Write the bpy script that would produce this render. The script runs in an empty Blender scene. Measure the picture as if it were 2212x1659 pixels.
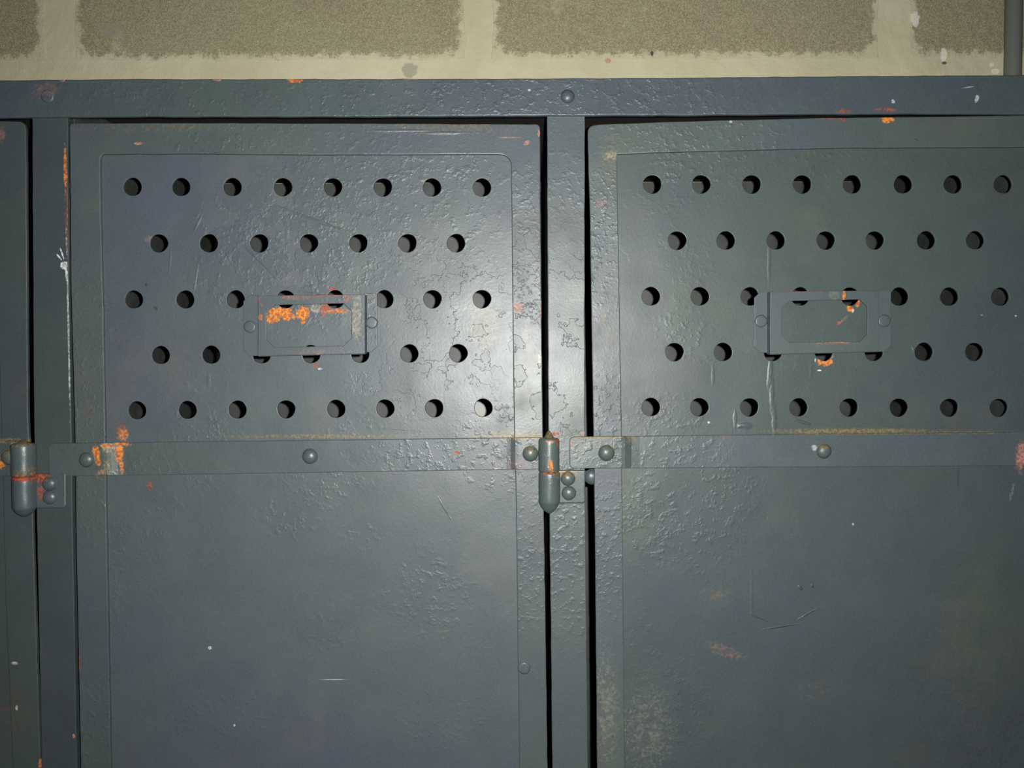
import bpy, bmesh, math, random
from mathutils import Vector, Matrix, noise
from mathutils.geometry import delaunay_2d_cdt

# ------------------------------------------------------------------ camera
scene = bpy.context.scene
C = scene.collection
W_PX, H_PX, F_PX = 2212.0, 1659.0, 1661.0
CAM_Z = 1.56                      # eye height above the floor
Y0 = 0.59                         # distance to the locker door fronts
Y_WALL = 0.925                    # distance to the block wall
PITCH, ROLL = math.radians(1.7), 0.003
fwd = Vector((0, math.cos(PITCH), -math.sin(PITCH)))
r0 = Vector((1, 0, 0)); u0 = Vector((0, math.sin(PITCH), math.cos(PITCH)))
right = (r0 * math.cos(ROLL) - u0 * math.sin(ROLL)).normalized()
up = (u0 * math.cos(ROLL) + r0 * math.sin(ROLL)).normalized()
CAM = Vector((0, 0, CAM_Z))
cd = bpy.data.cameras.new('camera'); cam = bpy.data.objects.new('camera', cd); C.objects.link(cam)
cd.sensor_width = 36; cd.sensor_fit = 'HORIZONTAL'; cd.lens = F_PX * 36 / W_PX
cd.clip_start = 0.01; cd.clip_end = 50
m = Matrix((right, up, -fwd)).transposed().to_4x4(); m.translation = CAM
cam.matrix_world = m
scene.camera = cam

# ------------------------------------------------------------------ light
world = bpy.data.worlds.new('world'); scene.world = world; world.use_nodes = True
world.node_tree.nodes['Background'].inputs[0].default_value = (0.75, 0.85, 1.0, 1)
world.node_tree.nodes['Background'].inputs[1].default_value = 0.012
# the phone's own flash, a small lamp just right of and above its lens
ld = bpy.data.lights.new('phone_flash', 'SPOT'); flash = bpy.data.objects.new('phone_flash', ld); C.objects.link(flash)
ld.energy = 45.0; ld.shadow_soft_size = 0.0022; ld.color = (1.0, 0.985, 0.93)
ld.spot_size = math.radians(140); ld.spot_blend = 1.0
mf = m.copy(); mf.translation = CAM + right * 0.0145 + up * 0.006
flash.matrix_world = mf
scene.cycles.max_bounces = 2; scene.cycles.diffuse_bounces = 2; scene.cycles.glossy_bounces = 1
scene.cycles.adaptive_threshold = 0.03
vs = scene.view_settings
vs.view_transform = 'Standard'; vs.look = 'None'; vs.gamma = 1.0; vs.use_curve_mapping = False
vs.exposure = 0.0

# ------------------------------------------------------------------ helpers
def P(px, py, off=0.0, y=None):
    """pixel -> point on the vertical plane at distance Y0+off (or y)"""
    d = fwd + right * ((px - W_PX / 2) / F_PX) + up * ((H_PX / 2 - py) / F_PX)
    t = ((Y0 + off) if y is None else y) / d.y
    return CAM + d * t
MPP = Y0 / F_PX                   # metres per pixel on the door plane
WORLD = {}
def empty(name, loc, parent=None):
    o = bpy.data.objects.new(name, None); C.objects.link(o); o.empty_display_size = 0.05
    loc = Vector(loc); o.location = loc - (WORLD[parent] if parent else Vector())
    o.parent = parent; WORLD[o] = loc
    return o
def link(name, me, mat=None, parent=None, recentre=True):
    c = Vector()
    if mat and mat.name in RELIEF: relief_masks(me, mat)
    if recentre:
        lo = Vector((min(v.co[i] for v in me.vertices) for i in range(3)))
        hi = Vector((max(v.co[i] for v in me.vertices) for i in range(3)))
        c = (lo + hi) / 2
        me.transform(Matrix.Translation(-c))
    o = bpy.data.objects.new(name, me); C.objects.link(o)
    if mat: me.materials.clear(); me.materials.append(mat)
    if parent: o.parent = parent
    o.location = c - (WORLD[parent] if parent else Vector())
    WORLD[o] = c
    return o
def put(name, me, loc, parent):
    o = bpy.data.objects.new(name, me); C.objects.link(o); o.parent = parent
    o.location = Vector(loc) - WORLD[parent]; WORLD[o] = Vector(loc)
    return o
def tag(o, label=None, cat=None, group=None, kind=None):
    if label: o['label'] = label
    if cat: o['category'] = cat
    if group: o['group'] = group
    if kind: o['kind'] = kind
    return o
def wobble(pts, step=0.012, amp=0.00025, seed=0.0):
    """subdivide a closed outline and make it slightly uneven"""
    out = []
    n = len(pts)
    for i in range(n):
        a = Vector(pts[i]); b = Vector(pts[(i + 1) % n]); L = (b - a).length
        k = max(1, min(60, int(L / step)))
        for j in range(k):
            p = a.lerp(b, j / k)
            if amp:
                v = noise.noise_vector(Vector((p.x * 70 + seed, p.y * 70, seed * 1.7)))
                w = noise.noise_vector(Vector((p.x * 260 + seed, p.y * 260, seed * 2.7)))
                p = p + Vector((v.x, v.y)) * amp + Vector((w.x, w.y)) * amp * 0.6
            out.append(p)
    return out
def circle(c, r, n=28, seed=0, amp=0.0):
    rnd = random.Random(seed); ph = rnd.random() * 6
    return [Vector((c[0] + (r + amp * math.sin(3 * t + ph) + amp * .6 * math.sin(5 * t + 2 * ph)) * math.cos(t),
                    c[1] + (r + amp * math.sin(3 * t + ph)) * math.sin(t)))
            for t in [2 * math.pi * i / n for i in range(n)]]
def round_poly(pts, radii, n=5):
    out = []; N = len(pts)
    for i in range(N):
        p = Vector(pts[i]); r = radii[i]
        if r <= 0: out.append(p); continue
        a = (Vector(pts[i - 1]) - p).normalized(); b = (Vector(pts[(i + 1) % N]) - p).normalized()
        s = p + a * r; e = p + b * r
        for j in range(n + 1):
            t = j / n
            out.append(s * (1 - t) ** 2 + p * 2 * t * (1 - t) + e * t * t)
    return out
def offset_loop(loop, d):
    """move a counter-clockwise loop inwards by d"""
    n = len(loop); out = []
    for i in range(n):
        p0, p1, p2 = loop[i - 1], loop[i], loop[(i + 1) % n]
        a = (p1 - p0); b = (p2 - p1)
        a = a.normalized() if a.length > 1e-9 else b.normalized(); b = b.normalized() if b.length > 1e-9 else a
        na = Vector((-a.y, a.x)); nb = Vector((-b.y, b.x)); m_ = na + nb
        m_ = m_.normalized() if m_.length > 1e-6 else na
        out.append(p1 + m_ * (d / max(.45, m_.dot(na))))
    return out
def area2d(loop): return sum(p.x * q.y - q.x * p.y for p, q in zip(loop, loop[1:] + loop[:1])) / 2
def inside(p, loop):
    c = False; j = len(loop) - 1
    for i in range(len(loop)):
        a, b = loop[i], loop[j]
        if (a.y > p.y) != (b.y > p.y) and p.x < (b.x - a.x) * (p.y - a.y) / (b.y - a.y) + a.x: c = not c
        j = i
    return c
def plate_mesh(outline, holes, y_front, thick, bevel=0.0004, res=1, grid=()):
    """flat sheet with rounded front edges; outline/holes: 2-D loops in world X,Z; mesh in world coordinates"""
    bevel = min(bevel, thick * 0.8)
    loops = []
    for k, lp in enumerate([outline] + list(holes)):
        lp = [Vector((p[0], p[1])) for p in lp]
        lp = [p for i, p in enumerate(lp) if (p - lp[i - 1]).length > 2e-5]
        if (area2d(lp) > 0) != (k == 0): lp.reverse()
        loops.append(lp)
    verts = []; faces = []; front = []; back = []
    N_ = res + 1
    for lp in loops:
        n = len(lp); prev = None
        for j in range(N_ + 2):
            if j <= N_:
                t = math.pi / 2 * j / N_
                ring = offset_loop(lp, bevel * (1 - math.sin(t))); y = y_front + bevel * (1 - math.cos(t))
            else: ring, y = lp, y_front + thick
            base = len(verts); verts += [(p.x, y, p.y) for p in ring]
            if j == 0: front.append((base, ring))
            if j == N_ + 1: back.append((base, ring))
            if prev is not None:
                for i in range(n):
                    i2 = (i + 1) % n
                    faces.append((prev + i, prev + i2, base + i2, base + i))
            prev = base
    for caps, flip in ((front, False), (back, True)):
        co = []; ed = []; idx = []
        for base, ring in caps:
            o = len(co); n = len(ring); co += ring; idx += [base + i for i in range(n)]
            ed += [(o + i, o + (i + 1) % n) for i in range(n)]
        nb = len(co)
        if not flip: co = co + list(grid)
        vo, _e, fo, ov, _oe, _of = delaunay_2d_cdt(co, ed, [], 1, 1e-7)
        lut = []
        for p, orig in zip(vo, ov):
            if orig and min(orig) < nb: lut.append(idx[min(orig)])
            else: lut.append(len(verts)); verts.append((p.x, y_front + (thick if flip else 0), p.y))
        bbs = [(min(p.x for p in r), max(p.x for p in r), min(p.y for p in r), max(p.y for p in r), r) for _b, r in caps]
        for f in fo:
            c = (vo[f[0]] + vo[f[1]] + vo[f[2]]) / 3
            if any(x0 < c.x < x1 and y0 < c.y < y1 and inside(c, r) for x0, x1, y0, y1, r in bbs[1:]): continue
            faces.append(tuple(lut[i] for i in (reversed(f) if flip else f)))
    me = bpy.data.meshes.new('plate'); me.from_pydata(verts, [], faces); me.validate(); me.update()
    bm = bmesh.new(); bm.from_mesh(me); bmesh.ops.recalc_face_normals(bm, faces=list(bm.faces)); bm.to_mesh(me); bm.free()
    return me
def xz(px, py, off=0.0):
    p = P(px, py, off); return Vector((p.x, p.z))
def xzs(lst, off=0.0): return [xz(a, b, off) for a, b in lst]
def join(meshes):
    bm = bmesh.new()
    for me in meshes: bm.from_mesh(me)
    out = bpy.data.meshes.new('part'); bm.to_mesh(out); bm.free()
    return out
def box_mesh(x0, x1, y0, y1, z0, z1, bevel=0.0):
    bm = bmesh.new(); bmesh.ops.create_cube(bm, size=1.0)
    for v in bm.verts:
        v.co = Vector((x0 if v.co.x < 0 else x1, y0 if v.co.y < 0 else y1, z0 if v.co.z < 0 else z1))
    if bevel: bmesh.ops.bevel(bm, geom=list(bm.edges), offset=bevel, segments=2, affect='EDGES', profile=0.5)
    me = bpy.data.meshes.new('box'); bm.to_mesh(me); bm.free()
    return me
def lathe_mesh(profile, axis='Z', n=32, jitter=0.0, seed=0):
    """profile: (radius, height) list"""
    bm = bmesh.new(); rings = []
    for r, h in profile:
        if r < 1e-7:
            rings.append([bm.verts.new((0, 0, h))])
        else:
            ring = []
            for i in range(n):
                t = 2 * math.pi * i / n
                rr = r + jitter * noise.noise(Vector((math.cos(t) * 2 + seed, math.sin(t) * 2, h * 160)))
                ring.append(bm.verts.new((rr * math.cos(t), rr * math.sin(t), h)))
            rings.append(ring)
    for a, b in zip(rings, rings[1:]):
        for i in range(n):
            j = (i + 1) % n
            if len(a) == 1 and len(b) == 1: continue
            if len(a) == 1: bm.faces.new((a[0], b[j], b[i]))
            elif len(b) == 1: bm.faces.new((a[i], a[j], b[0]))
            else: bm.faces.new((a[i], a[j], b[j], b[i]))
    bmesh.ops.recalc_face_normals(bm, faces=list(bm.faces))
    for f in bm.faces: f.smooth = True
    me = bpy.data.meshes.new('lathe'); bm.to_mesh(me); bm.free()
    if axis == 'Y':                       # axis pointing to the camera (-Y)
        me.transform(Matrix(((1, 0, 0, 0), (0, 0, -1, 0), (0, 1, 0, 0), (0, 0, 0, 1))))
    return me
def sweep_mesh(stations, thick, bevel=0.0005):
    """stations: (x, y_front, z_top, z_bottom) -> a bent flat bar"""
    bm = bmesh.new(); prev = None; first = None
    for x, y, zt, zb in stations:
        q = [bm.verts.new((x, y, zt)), bm.verts.new((x, y, zb)),
             bm.verts.new((x, y + thick, zb)), bm.verts.new((x, y + thick, zt))]
        if prev:
            for i in range(4):
                j = (i + 1) % 4
                bm.faces.new((prev[i], prev[j], q[j], q[i]))
        else: bm.faces.new(q)
        prev = q
    bm.faces.new(prev[::-1])
    bmesh.ops.recalc_face_normals(bm, faces=list(bm.faces))
    if bevel:
        es = [e for e in bm.edges if len(e.link_faces) == 2 and e.calc_face_angle(0) > 0.7]
        bmesh.ops.bevel(bm, geom=es, offset=bevel, segments=2, affect='EDGES', profile=0.5)
    me = bpy.data.meshes.new('bar'); bm.to_mesh(me); bm.free()
    return me

# ------------------------------------------------------------------ materials
K = 0.58
def kc(c): return (c[0] * K, c[1] * K, c[2] * K, 1.0)
def srgb(r, g, b):
    f = lambda c: (c / 255 / 12.92) if c <= 10 else ((c / 255 + 0.055) / 1.055) ** 2.4
    return (f(r), f(g), f(b), 1.0)
SPEC = 0.30
class N:
    """small node-tree writer"""
    def __init__(s, name):
        s.m = bpy.data.materials.new(name); s.m.use_nodes = True; s.t = s.m.node_tree; s.t.nodes.clear()
        s.out = s.t.nodes.new('ShaderNodeOutputMaterial')
        s.b = s.t.nodes.new('ShaderNodeBsdfPrincipled'); s.t.links.new(s.b.outputs[0], s.out.inputs[0])
        s.pos = s.t.nodes.new('ShaderNodeNewGeometry').outputs['Position']
    def put(s, sock, v):
        if hasattr(v, 'is_output'): s.t.links.new(v, sock)
        else: sock.default_value = v
    def math(s, op, a, b=0.0, clamp=False):
        n = s.t.nodes.new('ShaderNodeMath'); n.operation = op; n.use_clamp = clamp
        s.put(n.inputs[0], a); s.put(n.inputs[1], b); return n.outputs[0]
    def noise(s, scale, detail=2.0, rough=0.5, vec=None, off=0.0, stretch=None, color=False, dist=0.0):
        n = s.t.nodes.new('ShaderNodeTexNoise'); n.noise_dimensions = '3D'
        v = vec or s.pos
        if off or stretch:
            mp = s.t.nodes.new('ShaderNodeVectorMath'); mp.operation = 'ADD'; s.t.links.new(v, mp.inputs[0])
            mp.inputs[1].default_value = (off, off * .7, off * 1.3)
            v = mp.outputs[0]
        s.t.links.new(v, n.inputs['Vector'])
        n.inputs['Scale'].default_value = scale; n.inputs['Detail'].default_value = detail
        n.inputs['Roughness'].default_value = rough; n.inputs['Distortion'].default_value = dist
        return n.outputs['Color' if color else 0]
    def voronoi(s, scale, feature='F1', vec=None):
        n = s.t.nodes.new('ShaderNodeTexVoronoi'); n.feature = feature
        s.t.links.new(vec or s.pos, n.inputs['Vector']); n.inputs['Scale'].default_value = scale
        return n.outputs['Distance']
    def attr(s, name):
        n = s.t.nodes.new('ShaderNodeAttribute'); n.attribute_name = name; return n.outputs['Fac']
    def madd(s, a, b, c):
        n = s.t.nodes.new('ShaderNodeMath'); n.operation = 'MULTIPLY_ADD'
        s.put(n.inputs[0], a); s.put(n.inputs[1], b); s.put(n.inputs[2], c); return n.outputs[0]
    def ramp(s, v, a, b, lo=0.0, hi=1.0, smooth=True):
        n = s.t.nodes.new('ShaderNodeMapRange'); n.interpolation_type = 'SMOOTHSTEP' if smooth else 'LINEAR'
        s.put(n.inputs[0], v); s.put(n.inputs[1], a); s.put(n.inputs[2], b); s.put(n.inputs[3], lo); s.put(n.inputs[4], hi)
        return n.outputs[0]
    def mix(s, f, a, b):
        n = s.t.nodes.new('ShaderNodeMix'); n.data_type = 'RGBA'
        s.put(n.inputs[0], f); s.put(n.inputs[6], a); s.put(n.inputs[7], b); return n.outputs[2]
    def rebase(s, prev=None):
        """make the following marks wait for prev: evaluated group by group they keep the shader stack small"""
        if prev is None: s.src = s.pos; return
        k = s.t.nodes.new('ShaderNodeVectorMath'); k.operation = 'MULTIPLY_ADD'
        s.t.links.new(prev, k.inputs[0]); k.inputs[1].default_value = (1e-9, 1e-9, 1e-9); s.t.links.new(s.pos, k.inputs[2])
        s.src = k.outputs[0]
    def ell(s, c, rx, rz, ang=0.0):
        """elliptic distance (1 on the rim) around world point c in the X,Z plane"""
        src = getattr(s, 'src', s.pos)
        if abs(ang) < .06:
            n = s.t.nodes.new('ShaderNodeVectorMath'); n.operation = 'MULTIPLY_ADD'
            s.t.links.new(src, n.inputs[0]); n.inputs[1].default_value = (1 / rx, 0, 1 / rz)
            n.inputs[2].default_value = (-c[0] / rx, 0, -c[2] / rz)
        else:
            n = s.t.nodes.new('ShaderNodeMapping'); n.vector_type = 'TEXTURE'; s.t.links.new(src, n.inputs[0])
            n.inputs['Location'].default_value = c; n.inputs['Rotation'].default_value = (0, ang, 0)
            n.inputs['Scale'].default_value = (rx, 1e6, rz)
        l = s.t.nodes.new('ShaderNodeVectorMath'); l.operation = 'LENGTH'; s.t.links.new(n.outputs[0], l.inputs[0])
        return l.outputs['Value']

RELIEF = {}
def sstep(a, b, v):
    t = max(0.0, min(1.0, (v - a) / (b - a))); return t * t * (3 - 2 * t)
def relief_masks(me, mat):
    """store how lumpy and how flaked the paint is at each vertex (world coordinates)"""
    seed, patches, smoothz, flaky = RELIEF[mat.name]
    least = 1 if 'panel' in mat.name else 85        # narrow strips carry vertices on their edges only
    conv = lambda lst: [(P(px, py).x, P(px, py).z, max(rx, least) * MPP, max(ry, least) * MPP, st) for px, py, rx, ry, st in lst]
    pa, sm, fk = conv(patches), conv(smoothz), conv(flaky)
    A = []; B = []
    for v in me.vertices:
        x, z = v.co.x, v.co.z
        q = Vector((x, z, seed))
        a = sstep(.02, .40, noise.noise(q * 9.0)); b = .22 * sstep(.0, .32, noise.noise(Vector((x * 15, z * 15, seed + 31))))
        j = .45 * noise.noise(Vector((x * 120, z * 120, seed)))
        for cx, cz, rx, rz, st in pa: a = max(a, st * sstep(1.2, .5, math.hypot((x - cx) / rx, (z - cz) / rz) + j))
        for cx, cz, rx, rz, st in fk: b = max(b, st * sstep(1.2, .5, math.hypot((x - cx) / rx, (z - cz) / rz)))
        for cx, cz, rx, rz, st in sm:
            k = 1 - st + st * sstep(.7, 1.15, math.hypot((x - cx) / rx, (z - cz) / rz)); a *= k
        A.append(a); B.append(b)
    for nm, vals in (('lumpy', A), ('flaking', B)):
        at = me.attributes.new(nm, 'FLOAT', 'POINT'); at.data.foreach_set('value', vals)
RUST = (srgb(206, 132, 54), srgb(156, 80, 40))
RUSTRED = (srgb(164, 76, 44), srgb(110, 60, 46))
PRIMER = (srgb(184, 128, 114), srgb(134, 94, 86))
WHITE = (srgb(205, 210, 212), srgb(150, 155, 155))
DUST = (srgb(128, 112, 74), srgb(88, 80, 60))
BARE_AND_GLOSS = (srgb(150, 146, 130), srgb(120, 112, 98))  # worn paint, and gloss highlights put into the colour
DARK = (srgb(46, 46, 46), srgb(60, 58, 56))
# spots: (kind, px, py, rx_px, ry_px, angle_deg, raggedness, softness, strength)
def paint(name, seed, spots=(), drips=(), rough=0.40, bumpy=1.0, patches=(), smoothz=(), flaky=(), tone=1.0, tint=(1, 1, 1)):
    n = N(name)
    big = n.noise(5.0, 3, .55, off=seed)
    mid = n.noise(28.0, 4, .6, off=seed + 3)
    fine = n.noise(700.0, 2, .5)
    pk = lambda r_, g_, b_: tuple(v * K * tone * t for v, t in zip(srgb(r_, g_, b_)[:3], tint)) + (1.0,)
    col = n.mix(n.ramp(big, .36, .64), pk(70, 79.5, 88), pk(72, 84, 81.5))
    col = n.mix(n.ramp(mid, .35, .7, 0, .55), col, pk(63, 71.5, 76))
    dirt = n.math('MULTIPLY', n.ramp(n.noise(11.0, 4, .68, off=seed + 9), .50, .78), .42)
    col = n.mix(dirt, col, pk(82, 82, 72))
    col = n.mix(n.ramp(fine, .3, .75, 0, .2), col, pk(96, 104, 104))
    area2 = n.attr('flaking')
    fl = n.ramp(n.noise(46.0, 4, .62, off=seed + 41), .530, .546)
    chip = n.math('MULTIPLY', fl, area2)
    col = n.mix(n.math('MULTIPLY', chip, .2), col, pk(96, 103, 98))
    rag = n.noise(170.0, 3, .65, off=seed + 5)
    rag2 = n.noise(420.0, 2, .6, off=seed + 15)
    ragc = n.math('ADD', n.math('SUBTRACT', rag, .5), n.math('MULTIPLY', n.math('SUBTRACT', rag2, .5), .8))
    ragm = n.ramp(rag2, .38, .62)
    order = []
    for sp in spots:
        if sp[0] not in order: order.append(sp[0])
    gate = n.ramp(rag, .42, .60, .15, 1) if any(sp[6] >= .8 for sp in spots) else None
    order.sort(key=lambda k: k in (RUST, WHITE))          # rust and white splashes lie over the softer stains
    i = 0
    for kd in order:
        tot = None
        for _k, px, py, rx, ry, an, rg, soft, st in [sp for sp in spots if sp[0] is kd]:
            w = P(px, py)
            d = n.ell((w.x, 0, w.z), rx * MPP, ry * MPP, math.radians(an))
            mk = n.ramp(n.madd(ragc, rg * 2.8, d), 1 + soft, 1 - soft, 0, st)
            if rg >= .8: mk = n.math('MULTIPLY', mk, gate)
            tot = mk if tot is None else n.math('MAXIMUM', tot, mk)
            i += 1
            if i % 4 == 0: n.rebase(tot)
        col = n.mix(tot, col, n.mix(ragm, kc(kd[0]), kc(kd[1])))
    n.put(n.b.inputs['Base Color'], col)
    r = n.math('ADD', rough - .06, n.math('MULTIPLY', mid, .16))
    r = n.math('ADD', r, n.math('MULTIPLY', dirt, .35))
    r = n.math('ADD', r, n.math('MULTIPLY', chip, .02))
    sep = n.t.nodes.new('ShaderNodeSeparateColor'); n.t.links.new(col, sep.inputs[0])
    r = n.math('ADD', r, n.ramp(n.math('SUBTRACT', sep.outputs[0], sep.outputs[2]), .03, .15, 0, .4))
    n.put(n.b.inputs['Roughness'], r)
    n.b.inputs['Specular IOR Level'].default_value = SPEC
    n.rebase()
    # relief of many coats of paint: orange peel, lumps, blisters, flaked and over-painted patches
    area = n.attr('lumpy')
    if drips: ragd = n.math('SUBTRACT', n.noise(190.0, 1, .6, off=seed + 5), .5)
    h = n.math('MULTIPLY', n.noise(620.0, 2, .5), .00006 * bumpy)
    lump = n.ramp(n.noise(190.0, 3, .55, off=seed), .48, .74)
    h = n.math('ADD', h, n.math('MULTIPLY', n.math('MULTIPLY', lump, n.ramp(area, 0, 1,   .06, 1)), .00027 * bumpy))
    h = n.math('SUBTRACT', h, n.math('MULTIPLY', n.math('MULTIPLY', fl, area2), .00019 * bumpy))
    wav = n.noise(22.0, 1, .4, off=seed + 7)
    h = n.madd(wav, .0011, h)
    for px, py, rx, ry, an, hh in drips:
        w = P(px, py)
        d = n.ell((w.x, 0, w.z), rx * MPP, ry * MPP, math.radians(an))
        d = n.madd(ragd, .9, d)
        h = n.math('ADD', h, n.ramp(d, 1.3, .3, 0, hh))
    b = n.t.nodes.new('ShaderNodeBump'); b.inputs['Strength'].default_value = 1.0; b.inputs['Distance'].default_value = 1.0
    n.put(b.inputs['Height'], h); n.t.links.new(b.outputs[0], n.b.inputs['Normal'])
    RELIEF[n.m.name] = (seed, patches, smoothz, flaky)
    return n.m
def inner_metal():
    n = N('bare_inner_sheet')
    col = n.mix(n.ramp(n.noise(40, 4, .6), .35, .7), srgb(40, 43, 42), srgb(52, 55, 53))
    n.put(n.b.inputs['Base Color'], col); n.b.inputs['Roughness'].default_value = .6
    return n.m
def wall_mats():
    out = []
    for kind in ('mortar', 'block'):
        n = N(kind)
        sand = n.noise(520, 4, .7); grit = n.noise(1500, 2, .6); blot = n.noise(9, 5, .6)
        mort = n.mix(n.ramp(blot, .3, .7), srgb(196, 190, 164), srgb(184, 178, 150))
        mort = n.mix(n.ramp(sand, .42, .3, 0, .35), mort, srgb(150, 142, 116))
        mort = n.mix(n.ramp(n.noise(60, 5, .7), .60, .72, 0, .35), mort, srgb(214, 208, 184))
        if kind == 'block':
            blk = n.mix(n.ramp(blot, .34, .66), srgb(142, 137, 110), srgb(136, 127, 105))
            blk = n.mix(n.ramp(sand, .35, .68, 0, .75), blk, srgb(176, 170, 140))
            blk = n.mix(n.ramp(grit, .46, .34, 0, .85), blk, srgb(84, 77, 58))
            blk = n.mix(n.ramp(n.noise(900, 2, .6, off=5), .62, .74, 0, .7), blk, srgb(212, 206, 178))
            blk = n.mix(n.ramp(n.noise(24, 5, .65), .60, .74, 0, .45), blk, srgb(200, 194, 168))
            # cement skim smeared in from the joints: distance from the block's own edge + ragged noise
            at = n.t.nodes.new('ShaderNodeAttribute'); at.attribute_name = 'edge'
            e = n.math('ADD', at.outputs['Fac'], n.math('MULTIPLY', n.math('SUBTRACT', n.noise(95, 6, .7), .5), .036))
            e = n.math('ADD', e, n.math('MULTIPLY', n.math('SUBTRACT', n.noise(420, 4, .7), .5), .012))
            col = n.mix(n.ramp(e, .0100, .0020), blk, mort)
        else: col = mort
        wob = n.math('SUBTRACT', n.noise(260, 2, .6), .5)
        for kd, px, py, rx, ry in (((srgb(150, 150, 132), srgb(140, 140, 124)), 885, 152, 17, 15),
                                   (PRIMER, 1313, 131, 6, 5), (DARK, 1408, 116, 3, 6), (BARE_AND_GLOSS, 240, 66, 22, 16),
                                   ((srgb(225, 220, 205), srgb(205, 200, 180)), 1976, 42, 9, 16),
                                   ((srgb(225, 220, 205), srgb(205, 200, 180)), 2038, 118, 7, 14),
                                   ((srgb(225, 220, 205), srgb(205, 200, 180)), 2142, 140, 5, 5),
                                   ((srgb(225, 220, 205), srgb(205, 200, 180)), 2150, 154, 9, 5),
                                   (DARK, 2040, 136, 5, 3)):
            w = P(px, py, y=Y_WALL); k = Y_WALL / F_PX
            d = n.ell((w.x, 0, w.z), rx * k, ry * k)
            d = n.madd(wob, .9, d)
            col = n.mix(n.ramp(d, 1.15, .85, 0, .8), col, kd[0])
        n.put(n.b.inputs['Base Color'], col); n.b.inputs['Roughness'].default_value = .92
        n.b.inputs['Specular IOR Level'].default_value = .2
        h = n.math('ADD', n.math('MULTIPLY', sand, .0011 if kind == 'block' else .0005), n.math('MULTIPLY', grit, .0004))
        h = n.math('ADD', h, n.math('MULTIPLY', n.noise(45, 4, .6), .003))
        b = n.t.nodes.new('ShaderNodeBump'); b.inputs['Strength'].default_value = .8; b.inputs['Distance'].default_value = 1
        n.put(b.inputs['Height'], h); n.t.links.new(b.outputs[0], n.b.inputs['Normal'])
        out.append(n.m)
    return out
M_MORTAR, M_BLOCK = wall_mats()
M_IN = inner_metal()
def shade_black():  # near-black: puts the shade of the gap above the doors into the colour
    n = N('shade_black_inner_top')
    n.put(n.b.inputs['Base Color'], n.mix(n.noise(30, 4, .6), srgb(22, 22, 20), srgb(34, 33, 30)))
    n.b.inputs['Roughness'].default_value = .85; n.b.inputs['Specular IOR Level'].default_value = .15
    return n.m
M_TOPIN = shade_black()
def floor_mat():
    n = N('concrete_floor')
    n.put(n.b.inputs['Base Color'], n.mix(n.noise(14, 5, .6), srgb(92, 90, 84), srgb(120, 117, 108)))
    n.b.inputs['Roughness'].default_value = .9
    return n.m

# ------------------------------------------------------------------ the setting: floor, block wall
X_L, X_R = -1.6, 1.6
tag(link('floor', box_mesh(X_L, X_R, -1.2, Y_WALL + .2, -.1, 0), floor_mat()), 'bare concrete floor the lockers stand on', kind='structure')
TOP_Z = 2.45
wall = tag(link('wall_back', box_mesh(X_L, X_R, Y_WALL, Y_WALL + .2, 0, TOP_Z), M_MORTAR),
           'rough cement block wall behind the grey lockers', kind='structure')
def wx(px, py=60): return P(px, py, y=Y_WALL).x
def wz(px, py): return P(px, py, y=Y_WALL).z
joint_z = wz(1100, 128)                       # underside of the course in view
pitch_x = wx(1065) - wx(165); pitch_x = 0.5 * (pitch_x + wx(1945) - wx(1045))
bl, br = wx(163), wx(1004)                     # the block over the left locker
bh, jh = 0.205, 0.030
rows = []
zz = joint_z
k = 0
while zz < TOP_Z - .02:
    rows.append((zz, min(zz + bh, TOP_Z - .004), k)); zz += bh + jh; k += 1
zz = joint_z - bh - jh; k = -1
while zz + bh > .02:
    rows.append((max(zz, .004), zz + bh, k)); zz -= bh + jh; k -= 1
def block_mesh(x0, x1, z0, z1, seed):
    out = wobble([(x0, z0), (x1, z0), (x1, z1), (x0, z1)], .012, .0028, seed)
    me = plate_mesh(out, [], Y_WALL - .0008, .006, .0006, 1)
    # refine so that the distance from the edge can be stored
    bm = bmesh.new()
    nx = max(2, int((x1 - x0) / .02)); nz = max(2, int((z1 - z0) / .02))
    bm.from_mesh(me)
    for i in range(1, nx):
        bmesh.ops.bisect_plane(bm, geom=bm.verts[:] + bm.edges[:] + bm.faces[:], plane_co=(x0 + (x1 - x0) * i / nx, 0, 0), plane_no=(1, 0, 0))
    for i in range(1, nz):
        bmesh.ops.bisect_plane(bm, geom=bm.verts[:] + bm.edges[:] + bm.faces[:], plane_co=(0, 0, z0 + (z1 - z0) * i / nz), plane_no=(0, 0, 1))
    bm.to_mesh(me); bm.free()
    at = me.attributes.new('edge', 'FLOAT', 'POINT')
    for i, v in enumerate(me.vertices):
        at.data[i].value = max(0, min(v.co.x - x0, x1 - v.co.x, v.co.z - z0, z1 - v.co.z))
    return me
edges0 = [(bl - pitch_x, wx(96)), (bl, br), (wx(1068), wx(1905)), (wx(1992), wx(1992) + br - bl)]
for z0, z1, kk in rows:
    cols = []
    if kk % 2 == 0:
        cols = list(edges0)
        cols += [(a + 2 * pitch_x * s, b + 2 * pitch_x * s) for s in (-1, 1) for a, b in ((bl - pitch_x, wx(96)), (bl, br))]
        cols = sorted(set(cols))
        cols = [c for i, c in enumerate(cols) if all(abs(c[0] - d[0]) > .2 for d in cols[:i])]
    else:
        cols = [(bl + pitch_x * (i + .5), br + pitch_x * (i + .5)) for i in range(-4, 4)]
    for a, b in cols:
        a = max(a, X_L + .004); b = min(b, X_R - .004)
        if b - a < .05: continue
        link('concrete_block', block_mesh(a, b, z0, z1, kk * 7.3 + a * 5), M_BLOCK, wall)

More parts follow.
